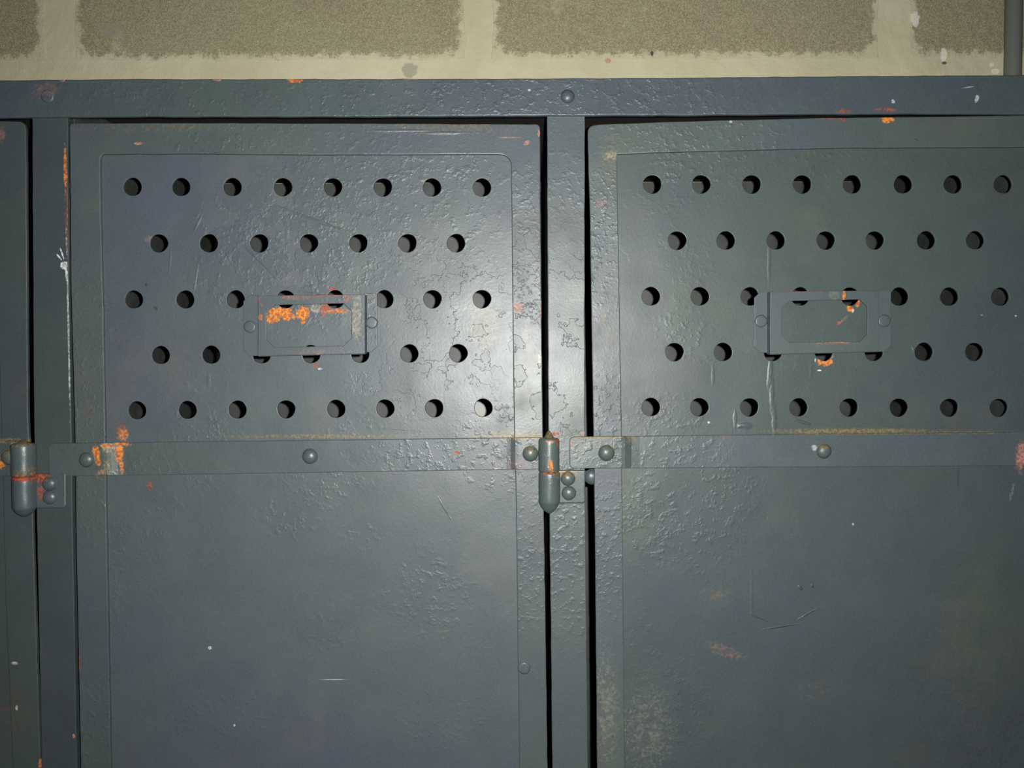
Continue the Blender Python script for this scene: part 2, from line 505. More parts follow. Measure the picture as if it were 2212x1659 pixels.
# ------------------------------------------------------------------ pipe on the wall at the right
pr = .0092
n = N('pipe_paint')
n.put(n.b.inputs['Base Color'], n.mix(n.noise(60, 4, .6), srgb(92, 98, 95), srgb(104, 108, 103)))
n.b.inputs['Roughness'].default_value = .55
pc = P(2189, 80, y=Y_WALL - .016)
pm = lathe_mesh([(0, 0), (pr, 0), (pr, .6), (pr, 1.2), (pr, 1.8), (pr, TOP_Z), (0, TOP_Z)], 'Z', 32)
for v in pm.vertices: v.co += Vector((pc.x, pc.y, 0))
pipe = tag(empty('wall_pipe', (pc.x, pc.y, 0)), 'thin grey painted vertical pipe on the block wall above the right locker', 'pipe')
link('pipe_tube', pm, n.m, pipe)
for z in (.6, 2.2):
    cl = lathe_mesh([(pr, -.008), (pr + .002, -.008), (pr + .002, .008), (pr, .008)], 'Z', 32)
    for v in cl.vertices: v.co += Vector((pc.x, pc.y, z))
    b1 = box_mesh(pc.x + pr, pc.x + pr + .022, Y_WALL - .0035, Y_WALL - .0012, z - .008, z + .008)
    b2 = box_mesh(pc.x + pr - .001, pc.x + pr + .0022, pc.y, Y_WALL - .0012, z - .008, z + .008)
    link('pipe_clip', join([cl, b1, b2]), n.m, pipe)

# ------------------------------------------------------------------ locker frame: rail and posts
RAIL_OFF, POST_OFF, DOOR_OFF, PANEL_OFF = -.0035, -.0012, 0.0, .0026
BOT = .10
rail_spots = [
    (PRIMER, 473, 176, 9, 3, 0, .5, .3, .8), (RUSTRED, 560, 173, 14, 3, 0, .5, .3, .8), (RUST, 640, 176, 16, 6, 0, .5, .3, .9),
    (PRIMER, 140, 176, 6, 4, 0, .5, .3, .8), (PRIMER, 890, 173, 12, 3, 0, .5, .3, .7), (PRIMER, 930, 172, 18, 2, 0, .5, .3, .7),
    (PRIMER, 1820, 165, 14, 3, 0, .5, .3, .8), (PRIMER, 1868, 165, 10, 2, 0, .5, .3, .8), (RUSTRED, 2040, 163, 14, 3, 0, .5, .3, .8),
    (RUSTRED, 2110, 160, 12, 4, 0, .5, .3, .8), (RUSTRED, 1820, 243, 14, 4, 0, .5, .4, .5), (RUSTRED, 1910, 240, 20, 3, 0, .5, .4, .6),
    (WHITE, 1924, 222, 4, 4, 0, .4, .2, .7), (WHITE, 2104, 216, 4, 8, 20, .6, .3, .6), (WHITE, 1143, 198, 4, 3, 0, .3, .2, .6),
    (PRIMER, 105, 200, 22, 14, 0, .6, .6, .2), (WHITE, 2086, 192, 12, 1.2, -8, .2, .3, .5)]
M_RAIL = paint('paint_rail', 11.0, rail_spots, tone=.9, tint=(.97, 1, 1.05), bumpy=1.15, patches=((420, 210, 500, 60, .6), (1100, 215, 620, 60, 1.0), (1550, 200, 200, 50, .5)), smoothz=((2050, 205, 330, 80, .85),))
frame = tag(empty('steel_framework', (0, Y0, 0)), 'dark grey riveted steel framework, a top rail and posts between the locker doors', 'framework')
rail_px = [(-1200, 180), (0, 173), (250, 170), (750, 170), (1100, 169.5), (1480, 167), (1800, 164), (2212, 161), (2420, 160),
           (2420, 246), (2212, 246.5), (1970, 245), (1700, 247), (1480, 249), (1250, 250), (750, 252), (300, 251.5), (0, 254), (-1200, 262)]
rail = link('top_rail', plate_mesh(wobble(xzs(rail_px, RAIL_OFF), .006, .0003, 3), [], Y0 + RAIL_OFF, .0032, .0011, 3), M_RAIL, frame)
def straight_down(left, right_, off, zbot=0.0, amp=.00022, seed=0, step=.008):
    """closed outline from two measured edges (top to bottom), carried on straight down to zbot"""
    L = xzs(left, off); R = xzs(right_, off)
    L.append(Vector((L[-1].x, zbot))); R.append(Vector((R[-1].x, zbot)))
    return wobble(L + R[::-1], step, amp, seed)
M_POSTL = paint('paint_post_outer', 23.0, tone=.74, spots=[
    (RUST, 143, 365, 3.5, 40, 0, .5, .3, .95), (RUSTRED, 145, 450, 3, 70, 0, .8, .3, .8), (PRIMER, 146, 520, 2.5, 30, 0, .8, .3, .7),
    (WHITE, 141, 573, 7, 9, -20, .5, .2, 1), (WHITE, 136, 548, 1.6, 13, -18, .3, .2, 1), (WHITE, 130, 556, 1.6, 9, -38, .3, .2, 1),
    (WHITE, 146, 592, 2.5, 16, 0, .4, .3, .9), (WHITE, 149, 690, 1.5, 160, 0, .7, .4, .55),
    (RUSTRED, 92, 1046, 26, 12, -25, .5, .5, .6), (PRIMER, 161, 1588, 3, 5, 0, .4, .3, .8), (RUSTRED, 87, 1650, 4, 10, 0, .5, .3, .8)],
    bumpy=.6, smoothz=((110, 600, 80, 330, .7),))
M_POSTC = paint('paint_post_middle', 37.0, [
    (RUSTRED, 1195, 938, 12, 5, 0, .5, .4, .6), (PRIMER, 1262, 935, 6, 4, 0, .4, .4, .5)],
    bumpy=1.1, patches=((1222, 400, 60, 170, .55), (1222, 1250, 60, 260, .5)), flaky=((1222, 760, 60, 330, 1.0),), smoothz=((1222, 780, 60, 150, .6),))
M_POSTR = paint('paint_post_far', 41.0, [], bumpy=.6)
posts = [
    ('post', [(69, 235), (70, 450), (73, 900), (78.5, 1100), (90, 1659)], [(146, 235), (147, 500), (154, 950), (156, 1100), (166, 1659)], M_POSTL),
    ('post', [(1181.5, 235), (1184, 900), (1187, 1100), (1193, 1659)], [(1263.5, 235), (1263.5, 900), (1264.5, 1100), (1270, 1659)], M_POSTC),
    ('post', [(2312, 235), (2316, 1659)], [(2392, 235), (2394, 1659)], M_POSTR)]
for i, (nm, L, R, mt) in enumerate(posts):
    face = plate_mesh(straight_down(L, R, POST_OFF, 0, .00025, 5 + i), [], Y0 + POST_OFF, .0025, .0007, 2)
    xm = (xz(*L[0]).x + xz(*R[0]).x) / 2
    web = box_mesh(xm - .0016, xm + .0016, Y0 + POST_OFF + .002, Y0 + .035, 0, xz(*L[0]).y - .002)
    po = link('post', join([face, web]), mt, frame)
zt = P(1106, 170, RAIL_OFF).z
# far post of the neighbour and plinth, both outside the picture, so that the bank stands on the floor
xl = P(-1060, 300).x; xr = P(2392, 300).x
link('plinth', box_mesh(xl - .03, xr, Y0 + .004, Y0 + .03, 0, BOT - .006), M_POSTR, frame)
link('post', join([box_mesh(xl - .03, xl, Y0 + POST_OFF, Y0 + POST_OFF + .0025, 0, zt - .02)]), M_POSTR, frame)

# rivets ------------------------------------------------------------
RIV = {}
def rivet_mesh(r, h, flat, mat):
    key = (r, h, flat, mat.name)
    if key not in RIV:
        if flat: prof = [(r * 1.12, -.0004), (r * 1.1, .0001), (r, h * .55), (r * .93, h * .9), (r * .8, h), (r * .4, h * 1.04), (0, h * 1.05)]
        else: prof = [(r * 1.14, -.0004), (r * 1.08, .0001)] + [(r * math.cos(a), h * (.06 + .94 * math.sin(a))) for a in [math.pi / 2 * i / 8 for i in range(9)]]
        prof[-1] = (0, prof[-1][1])
        me = lathe_mesh(prof, 'Y', 28, r * .05, r * 1000); me.materials.append(mat); RIV[key] = me
    return RIV[key]
M_RIVET = paint('paint_rivet', 51.0, [], bumpy=.5, rough=.34)
M_RIVET_DUSTY = paint('paint_rivet_dusty', 53.0, [(DUST, 1145, 966, 20, 9, 0, .3, .5, .5), (DUST, 1780, 961, 22, 8, 0, .3, .5, .5), (DUST, 20, 975, 22, 9, 0, .3, .5, .5),
                                                  (RUST, 6, 1002, 9, 9, 0, .5, .4, .8), (DUST, 1312, 966, 16, 5, 0, .3, .5, .4)], bumpy=.5, rough=.36)
def rivet(px, py, off, rpx, h, parent, flat=False, mat=None):
    return put('rivet', rivet_mesh(round(rpx * MPP, 5), h, flat, mat or M_RIVET), P(px, py, off), parent)
rivet(103, 208, RAIL_OFF, 13, .0009, rail, True, M_RAIL)
rivet(1226, 209, RAIL_OFF, 14, .0034, rail, False, M_RAIL)
rivet(2352, 206, RAIL_OFF, 14, .003, rail, False, M_RAIL)

# hinges on the posts -----------------------------------------------
M_HINGE_L = paint('paint_hinge_outer', 61.0, [
    (RUSTRED, 70, 1028, 42, 6, 3, .35, .4, .95), (RUSTRED, 96, 1026, 14, 14, 0, .5, .5, .8), (RUSTRED, 94, 1062, 6, 16, 0, .5, .5, .6), (DUST, 62, 955, 26, 5, 0, .4, .5, .8),
    (RUSTRED, 60, 943, 4, 4, 0, .5, .4, .7), (DUST, 80, 1016, 22, 8, 0, .5, .6, .5)], bumpy=.9, rough=.36)
M_HINGE_C = paint('paint_hinge_middle', 67.0, [
    (RUST, 1188, 1002, 5, 12, 0, .5, .5, .8), (RUSTRED, 1190, 1017, 28, 2.5, 0, .4, .5, .9), (RUSTRED, 1204, 946, 8, 4, 0, .4, .4, .9), (RUSTRED, 1204, 955, 2.5, 8, 0, .4, .4, .8),
    (PRIMER, 1186, 950, 8, 3, 0, .4, .5, .7), (DUST, 1220, 1020, 26, 7, 0, .4, .5, .8), (DUST, 1186, 938, 16, 8, 0, .3, .4, .7)], bumpy=.9, rough=.34)
def barrel(px, rad_px, y0, y1, tip=None, cap=None, jit=.0003):
    r = rad_px * MPP; z0 = P(px, y0).z; z1 = P(px, y1).z; x = P(px, y0).x
    prof = []
    if cap: zc = P(px, cap).z; prof += [(0, zc), (r * .12, zc - .0003), (r * .5, z0 + .0006)]
    else: prof += [(0, z0)]
    prof += [(r * .88, z0 + .0002), (r * .97, z0 - .0008), (r, z0 - .002)]
    k = 6
    for i in range(1, k): prof.append((r, z0 - .002 + (z1 - z0 + .004) * i / k))
    prof += [(r, z1 + .002), (r * .98, z1 + .0006), (r * .92, z1)]
    if tip:
        zt_ = P(px, tip).z
        prof += [(r * .80, z1 + (zt_ - z1) * .3), (r * .5, z1 + (zt_ - z1) * .66), (r * .2, z1 + (zt_ - z1) * .92), (0, zt_)]
    else: prof += [(0, z1)]
    me = lathe_mesh(prof, 'Z', 32, jit, px)
    for v in me.vertices: v.co += Vector((x, Y0 - .0055, 0))
    return me
def hinge_lower(px, rad, y0, y1, tip, bx0, bx1, by0, by1, ridge, rivs, mat):
    br_ = barrel(px, rad, y0, y1, tip)
    out = round_poly([xz(bx0, by0), xz(bx1, by0), xz(bx1, by1), xz(bx0, by1)], [0, .001, .003, 0])
    leaf = plate_mesh(wobble(out, .004, .0002, px), [], Y0 - .0038, .0028, .0013, 3)
    o = link('hinge_bracket', join([br_, leaf]), mat, frame)
    rz0, rz1 = P(0, by0 + 3).z, P(0, by1 - 2).z
    for q in rivs: rivet(q[0], q[1], -.0036, 15.5, .0038, o, False, mat)
    return o
hinge_lower(62, 23.5, 1027, 1096, 1114, 70, 148, 1022, 1096, 140, ((108, 1045), (109, 1074)), M_HINGE_L)
hinge_lower(1186, 23, 1017, 1084, 1107, 1190, 1264, 1014, 1086, 1250, ((1227, 1034), (1229, 1065)), M_HINGE_C)
hinge_lower(2300, 23, 1010, 1077, 1100, 2310, 2380, 1006, 1078, 1250, ((2344, 1026), (2345, 1057)), M_RIVET)

# ------------------------------------------------------------------ lockers
BACK = .325
def locker_body(root, x0, x1, extra=()):
    z0, z1 = .006, P(1106, 180, 0).z
    g = .0012
    link('back_panel', box_mesh(x0 + g, x1 - g, Y0 + BACK, Y0 + BACK + .0012, z0, z1), M_BACKS, root)
    link('side_panel', box_mesh(x0 + g, x0 + g + .0012, Y0 + .037, Y0 + BACK - .0004, z0, z1), M_IN, root)
    link('side_panel', box_mesh(x1 - g - .0012, x1 - g, Y0 + .037, Y0 + BACK - .0004, z0, z1), M_IN, root)
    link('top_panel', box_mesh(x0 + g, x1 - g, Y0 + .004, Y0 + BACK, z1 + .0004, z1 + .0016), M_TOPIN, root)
    link('top_cover', box_mesh(x0 + .0006, x1 - .0006, Y0 + .001, Y0 + BACK + .004, z1 + .0019, z1 + .0029), M_POSTR, root)
    link('bottom_panel', box_mesh(x0 + g + .002, x1 - g - .002, Y0 + .032, Y0 + BACK - .001, BOT - .03, BOT - .028), M_IN, root)
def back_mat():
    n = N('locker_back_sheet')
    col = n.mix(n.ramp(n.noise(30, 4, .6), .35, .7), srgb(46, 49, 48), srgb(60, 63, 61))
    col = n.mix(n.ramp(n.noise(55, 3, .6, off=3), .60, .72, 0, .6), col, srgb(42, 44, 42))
    w = P(1048, 886, BACK)          # a pale patch low on the back sheet
    n.put(n.b.inputs['Base Color'], n.mix(n.ramp(n.math('ADD', n.ell((w.x, 0, w.z), .026, .03), n.math('MULTIPLY', n.math('SUBTRACT', n.noise(140, 4, .6), .5), .6)), 1.1, .8), col, srgb(150, 152, 148)))
    n.b.inputs['Roughness'].default_value = .5
    return n.m
M_BACKS = back_mat()

def door(root, key, outer_l, outer_r, top, inner_l, inner_r, inner_top, radii, outer_rad, holes, hole_r, mats, dx=0.0):
    """panel (the door itself) and the border frame in front of it"""
    sh = Vector((dx, 0))
    def loop(left, topl, right_, rad, off, zb):
        L = [q + sh for q in xzs(left, off)]; R = [q + sh for q in xzs(right_, off)]; T = [q + sh for q in xzs(topl, off)]
        L.append(Vector((L[-1].x, zb))); R.append(Vector((R[-1].x, zb)))
        pts = L[::-1] + T + R                       # up the left, along the top, down the right
        rr = [0] * len(pts); rr[len(L) - 1] = rad[0]; rr[len(L) + len(T)] = rad[1]
        return round_poly(pts, rr)
    o1 = loop(outer_l, top, outer_r, outer_rad, DOOR_OFF, BOT)
    i1 = loop(inner_l, inner_top, inner_r, radii, DOOR_OFF, BOT + .025)
    i1 = wobble(i1, .006, .00022, key)
    bor = plate_mesh(wobble(o1, .006, .00025, key + 1), [i1], Y0 + DOOR_OFF, .0027, .0008, 2)
    pan_out = [(p[0], p[1]) for p in o1]
    cx = sum(p[0] for p in pan_out) / len(pan_out)
    zhi = max(p[1] for p in pan_out)
    pan_out = [Vector((p[0] + (.003 if p[0] < cx else -.003), p[1] - (.003 if p[1] > zhi - .05 else -.003 if p[1] < BOT + .05 else 0))) for p in pan_out]
    hl = []
    for j, (hx, hy) in enumerate(holes):
        c = xz(hx, hy, PANEL_OFF) + sh
        hl.append(circle(c, hole_r * MPP, 30, key * 10 + j, .00014))
    gx0 = min(p.x for p in pan_out) + .004; gx1 = max(p.x for p in pan_out) - .004; gs = .0045
    grid = []
    zlow = P(1106, 1690).z
    hc = [xz(hx, hy, PANEL_OFF) + sh for hx, hy in holes]
    for i in range(int((gx1 - gx0) / gs) + 1):
        for j in range(int((zhi - .008 - zlow) / gs)):
            g = Vector((gx0 + i * gs, zlow + j * gs + (gs / 2 if i % 2 else 0)))
            if all((g - h_).length > hole_r * MPP + .0009 for h_ in hc): grid.append(g)
    pan = plate_mesh(pan_out, hl, Y0 + PANEL_OFF, .0016, .00045, 2, grid if key != 3.0 else ())
    dr = link('door', pan, mats[0], root)
    bo = link('border', bor, mats[1], dr)
    return dr
def strap(dr, stations, mat, top, bot, thick=.0022, rounded=True, dx=0.0):
    """flat hinge strap: stations (px, off); top/bot: ((px, py), (px, py))"""
    def lin(seg, x): (a, b), (c, d) = seg; return b + (d - b) * (x - a) / (c - a)
    st = []
    r = 11.0
    x0 = stations[0][0]; xs = []
    if rounded:
        for d in (0.3, 1.5, 3.5, 6.5, 11.0): xs.append((x0 + d, stations[0][1], r - math.sqrt(max(0, r * r - (r - d) ** 2))))
        xs += [(x, o, 0) for x, o in stations[1:]]
    else: xs = [(x, o, 0) for x, o in stations]
    # fill in long runs so the bar is slightly uneven
    full = []
    for a, b in zip(xs, xs[1:]):
        k = max(1, int((b[0] - a[0]) / 40)); 
        for j in range(k): t = j / k; full.append((a[0] + (b[0] - a[0]) * t, a[1] + (b[1] - a[1]) * t, a[2] + (b[2] - a[2]) * t))
    full.append(xs[-1])
    for x, o, ins in full:
        a = P(x, lin(top, x) + ins, o); b = P(x, lin(bot, x) - ins, o)
        j = .00018 * noise.noise(Vector((x * .02, 3.1, dx)))
        st.append((a.x + dx, a.y, a.z + j, b.z - j * .7))
    return link('strap', sweep_mesh(st, thick, .0006), mat, dr)
def knuckle(dr, px, rad, y0, y1, cap, mat): return link('hinge_knuckle', barrel(px, rad, y0, y1, None, cap), mat, dr)
def holder(dr, tabs, body, win, cham, mat, tilt=0.0, lx=.0, dx=0.0):
    """pressed card holder: body (x0, x1, y0, y1) stands off the door, a tab on either side lies on it"""
    BF = -.0042; TB = .0016
    x0, x1, yt0, yb0, yt1, yb1 = body           # left x, right x, top/bottom at left, top/bottom at right
    sh = Vector((dx, 0))
    q = lambda lst, off: [v + sh for v in xzs(lst, off)]
    wl, wr, wt, wb, wt2, wb2 = win
    c = cham
    window = q([(wl + c, wt), (wr - c, wt2), (wr, wt2 + c), (wr, wb2 - c), (wr - c, wb2), (wl + c, wb), (wl, wb - c), (wl, wt + c)], BF)
    bodyp = plate_mesh(wobble(q([(x0, yt0), (x1, yt1), (x1, yb1), (x0, yb0)], BF), .005, .0002, x0), [wobble(window, .004, .00015, x1)], Y0 + BF, .0011, .0004, 2)
    parts = [bodyp]
    for (a, b, ta, ba), flip in zip(tabs, (False, True)):
        cc = 13
        if not flip: lst = [(a + cc, ta), (b, ta), (b, ba), (a + cc, ba), (a, ba - cc), (a, ta + cc)]
        else: lst = [(a, ta), (b - 3, ta), (b, ta + 3), (b, ba - cc), (b - cc, ba), (a, ba)]
        parts.append(plate_mesh(wobble(q(lst, TB), .005, .0002, a), [], Y0 + TB, .0010, .0004, 2))
    # the steps from tab up to body, and the folded lower lip
    for xe, ya, yb, sg in ((x0, yt0, yb0, -1), (x1, yt1, yb1, 1)):
        p = P(xe, ya, BF); r_ = P(xe, yb, BF); e = .0010 * sg
        xa = p.x + dx - sg * .0003; xb = r_.x + dx - sg * .0003
        bm = bmesh.new()
        vs_ = [bm.verts.new(v) for v in ((xa, Y0 + BF + .0003, p.z), (xb, Y0 + BF + .0003, r_.z), (xb + e, Y0 + TB + .0004, r_.z), (xa + e, Y0 + TB + .0004, p.z),
                                         (xa - sg * .0009, Y0 + BF + .0005, p.z), (xb - sg * .0009, Y0 + BF + .0005, r_.z), (xb + e - sg * .0009, Y0 + TB + .0008, r_.z), (xa + e - sg * .0009, Y0 + TB + .0008, p.z))]
        for f in ((0, 1, 2, 3), (7, 6, 5, 4), (0, 4, 5, 1), (1, 5, 6, 2), (2, 6, 7, 3), (3, 7, 4, 0)): bm.faces.new([vs_[i] for i in f])
        bmesh.ops.recalc_face_normals(bm, faces=list(bm.faces))
        wm = bpy.data.meshes.new('step'); bm.to_mesh(wm); bm.free(); parts.append(wm)
    a = P(x0, yb0 - 1, BF); b = P(x1, yb1 - 1, BF)
    parts.append(sweep_mesh([(a.x + dx, Y0 + BF + .0003, a.z + .0006, a.z - .0008), (b.x + dx, Y0 + BF + .0003, b.z + .0006, b.z - .0008)], .0040, .0004))
    return link('card_holder', join(parts), mat, dr)

row = lambda xs, y0, y1=None: [(x, y0 + ((y1 if y1 is not None else y0) - y0) * i / (len(xs) - 1)) for i, x in enumerate(xs)]
HOLES_M = (row([286, 391, 502, 611, 719, 827, 933, 1041], 403.5, 405) + row([343, 451, 560, 667, 774, 880, 985], 525.5, 525)
           + row([289, 400, 509, 617, 724, 830, 934, 1041], 647, 646) + row([347, 456, 565, 672, 778, 884, 990], 767, 763)
           + row([296, 405, 513, 618, 726, 832, 938, 1044], 886.5, 881))
HOLES_R = (row([1409, 1515, 1624, 1733, 1841, 1951, 2059, 2167], 398) + row([1463, 1568, 1676, 1784, 1890, 2001, 2107], 519.5, 519)
           + row([1406, 1512, 1620, 1729, 1837, 1943, 2051, 2161], 640, 641) + row([1457, 1562, 1670, 1780, 1888, 1996, 2105], 760.5, 760)
           + row([1406, 1511, 1619, 1725, 1834, 1942, 2051, 2158], 879.5, 881))

# ---- the middle door in the photo (complete)
M_PANEL_M = paint('paint_panel_middle', 71.0, tone=1.03, tint=(1.05, 1.0, 1.11), spots=[
    (RUST, 606, 676, 27, 13, 8, .55, .25, 1), (RUST, 584, 688, 18, 9, 0, .5, .3, .9), (RUST, 652, 677, 14, 14, 0, .4, .2, 1), (RUST, 653, 690, 6, 8, 0, .4, .3, .9),
    (RUSTRED, 700, 664, 12, 8, 0, .7, .3, .8), (BARE_AND_GLOSS, 680, 668, 10, 8, 0, .7, .4, .7), (RUST, 725, 672, 22, 5, 0, .7, .4, .7), (RUSTRED, 694, 676, 4, 8, -30, .5, .4, .7), (BARE_AND_GLOSS, 588, 683, 9, 6, 0, .6, .4, .7),
    (RUSTRED, 716, 624, 8, 3, 0, .4, .3, .9), (RUSTRED, 680, 789, 6, 4, 0, .5, .3, .8), (WHITE, 690, 797, 4, 2, 0, .4, .3, .6),
    (RUST, 262, 940, 9, 12, 20, .6, .6, .7), (RUSTRED, 256, 926, 12, 10, 0, .6, .7, .35), (RUSTRED, 320, 1051, 5, 8, -15, .5, .4, .6),
    (DUST, 700, 943, 190, 3.5, -1, .5, .6, .6), (DUST, 1090, 940, 60, 7, 0, .4, .7, .6), (DARK, 870, 930, 42, 1.2, 4, .2, .5, .6),
    (WHITE, 450, 1402, 4, 4, 0, .4, .2, .9), (WHITE, 504, 1570, 2.5, 2.5, 0, .3, .2, 1), (WHITE, 720, 1471, 28, .8, 0, .1, .3, .5),
    (DARK, 882, 845, 6, 34, 0, .3, .8, .35), (DARK, 312, 615, 3, 3, 0, .4, .3, .8), (DARK, 332, 665, 6, 3, 45, .4, .3, .7), (BARE_AND_GLOSS, 1045, 700, 26, 50, 12, .7, .2, .3),
    (BARE_AND_GLOSS, 945, 745, 50, 14, 0, .9, .3, .3), (PRIMER, 320, 515, 10, 6, 0, .7, .5, .25), (BARE_AND_GLOSS, 1038, 905, 30, 14, 0, .8, .5, .25)],
    drips=((668, 470, 110, 2.0, 20, .0003), (560, 565, 60, 2, 45, .0003), (420, 600, 2, 40, 10, .00015), (448, 820, 5, 20, 0, .00016), (425, 480, 2.5, 22, 25, .0002), (364, 560, 2.5, 30, 5, .00015),
           (960, 1100, 2, 26, -30, .0003), (700, 640, 60, 4, 12, .0003)),
    bumpy=1.0, rough=.40,
    patches=((480, 1540, 180, 85, .75), (620, 560, 230, 190, .8), (880, 470, 240, 120, .6), (1000, 720, 110, 160, .4), (930, 1300, 110, 130, .7), (950, 1560, 120, 80, .6), (620, 1120, 80, 60, .7), (780, 1160, 60, 40, .6), (480, 1270, 40, 60, .6)),
    flaky=((620, 540, 260, 170, .9), (980, 690, 140, 170, 1.0), (900, 830, 160, 80, .7)),
    smoothz=((980, 760, 130, 170, .6), (420, 1330, 170, 210, .7), (330, 700, 90, 230, .5), (820, 1420, 60, 90, .5)))
M_BORDER_M = paint('paint_border_middle', 79.0, [
    (PRIMER, 300, 310, 11, 3, 3, .5, .3, .8), (PRIMER, 1164, 288, 2.5, 6, 0, .4, .3, .9), (PRIMER, 1137, 309, 7, 3.5, -15, .6, .3, .8), (PRIMER, 1100, 297, 22, 1.5, 0, .6, .5, .5),
    (PRIMER, 300, 335, 10, 3, 0, .6, .4, .6), (PRIMER, 1118, 664, 16, 9, 0, .6, .5, .55), (PRIMER, 1169, 665, 2, 18, 0, .5, .4, .7), (BARE_AND_GLOSS, 1166, 772, 4, 12, 0, .5, .4, .8),
    (DUST, 1140, 941, 40, 8, 0, .4, .6, .7), (RUSTRED, 171, 1430, 3, 22, 0, .7, .4, .6), (RUSTRED, 190, 890, 12, 18, 0, .9, .6, .2), (DUST, 320, 276, 170, 8, 0, .8, .7, .3), (DUST, 1000, 275, 160, 12, 0, .8, .7, .35),
    (BARE_AND_GLOSS, 1140, 780, 20, 110, 0, .9, .3, .2)],
    bumpy=1.1, patches=((195, 900, 30, 400, .9), (1140, 440, 30, 140, .6), (640, 300, 450, 30, .6), (1145, 1200, 25, 200, .5)), flaky=((1140, 760, 40, 340, 1.0),), smoothz=((1140, 800, 40, 140, .7),), drips=((960, 287, 50, 3, 3, .0002), (870, 282, 70, 3, 2, .0002)))
M_STRAP_M = paint('paint_strap_middle', 83.0, [
    (RUST, 214, 982, 7, 19, -4, .4, .35, 1), (RUST, 219, 998, 4, 6, 0, .4, .35, .9), (RUST, 259, 976, 8, 20, 0, .45, .35, 1), (RUST, 262, 1006, 4, 14, -8, .5, .35, .9),
    (BARE_AND_GLOSS, 236, 968, 10, 10, 0, .5, .5, .8), (RUST, 240, 962, 14, 4, 0, .6, .4, .8), (RUST, 262, 958, 14, 5, 0, .6, .4, .9), (PRIMER, 222, 1020, 12, 5, -30, .6, .5, .5), (DUST, 236, 1008, 7, 22, 0, .5, .6, .45),
    (RUSTRED, 988, 978, 6, 3, 15, .5, .3, .8), (DUST, 700, 946, 240, 3, -.5, .4, .5, .7), (DUST, 1120, 945, 50, 4, 0, .4, .5, .8), (PRIMER, 1110, 1000, 60, 20, 0, .9, .7, .2), (DARK, 1055, 975, 16, 6, 0, .8, .6, .3)],
    bumpy=.9, smoothz=((600, 990, 300, 60, .3),), patches=((1030, 985, 120, 35, .5),))
M_HOLD_M = paint('paint_holder_middle', 89.0, [
    (RUST, 640, 644, 24, 4, 0, .8, .4, .8), (RUSTRED, 684, 641, 12, 4, 0, .8, .4, .8), (RUSTRED, 700, 639, 130, 1.4, 0, .8, .4, .6), (RUSTRED, 752, 647, 4, 11, 40, .6, .5, .45), (RUSTRED, 563, 650, 2.2, 18, -26, .5, .5, .4),
    (RUST, 566, 686, 4, 7, 0, .6, .3, .8), (BARE_AND_GLOSS, 772, 690, 10, 40, 0, .6, .5, .55), (DARK, 768, 665, 12, 5, 20, .9, .5, .6), (PRIMER, 690, 760, 60, 5, 0, .9, .6, .25)],  # pale upright strip near the right end paints in sheen on tilted metal
    bumpy=.7, rough=.42)

root_m = tag(empty('locker', (P(660, 800).x, Y0, 0)), 'grey steel locker with rust-streaked empty card holder, left of the centre post', 'locker', 'lockers in the row')
OL = [(150, 266), (152.5, 600), (162, 940), (165, 1200), (174, 1659)]; OR = [(1167, 268), (1167.5, 450), (1172, 850), (1175, 1100), (1183, 1659)]
IL = [(216.5, 333), (217, 450), (222, 650), (227, 930), (230, 1150), (239, 1659)]; IR = [(1104, 333.5), (1105, 450), (1107, 650), (1110, 900), (1115, 1100), (1122, 1659)]
door_m = door(root_m, 1.0, OL, OR, [(400, 265), (800, 266.5)], IL, IR, [(420, 332), (700, 334.5)], (.004, .0095), (.003, .0035), HOLES_M, 19.4, (M_PANEL_M, M_BORDER_M))
S0, S1 = -.0034, .0004
strap(door_m, [(104, S0), (180, S0), (222, S0), (230, S0 + .0003), (240, S0 + .0012), (254, S1 - .0010), (264, S1 - .0002), (274, S1), (600, S1), (1094, S1), (1103, S1 - .0004), (1113, -.0024), (1120, -.0026), (1172, -.0026)],
      M_STRAP_M, ((105, 958), (1165, 944.5)), ((105, 1029.5), (1165, 1014)))
knuckle(door_m, 1185, 22.5, 946, 1016, 929, M_HINGE_C)
for x, y, o in ((188, 993, S0), (670, 985.5, S1), (1146, 980, -.0026)):
    rivet(x, y, o, 16, .0038, door_m, False, M_RIVET_DUSTY)
rivet(1132, 1443, DOOR_OFF, 12.5, .0008, door_m, True, M_BORDER_M)
holder(door_m, ((525, 560, 638, 769), (786, 814.5, 634, 761)), (557, 788, 638.5, 769, 636, 764), (575, 759, 659, 750, 655, 747), 17, M_HOLD_M)['label'] = 'riveted metal card holder with orange rust along its top'
rivet(540, 706, .0016, 12, .0008, door_m, True, M_HOLD_M); rivet(803, 697, .0016, 12, .0008, door_m, True, M_HOLD_M)

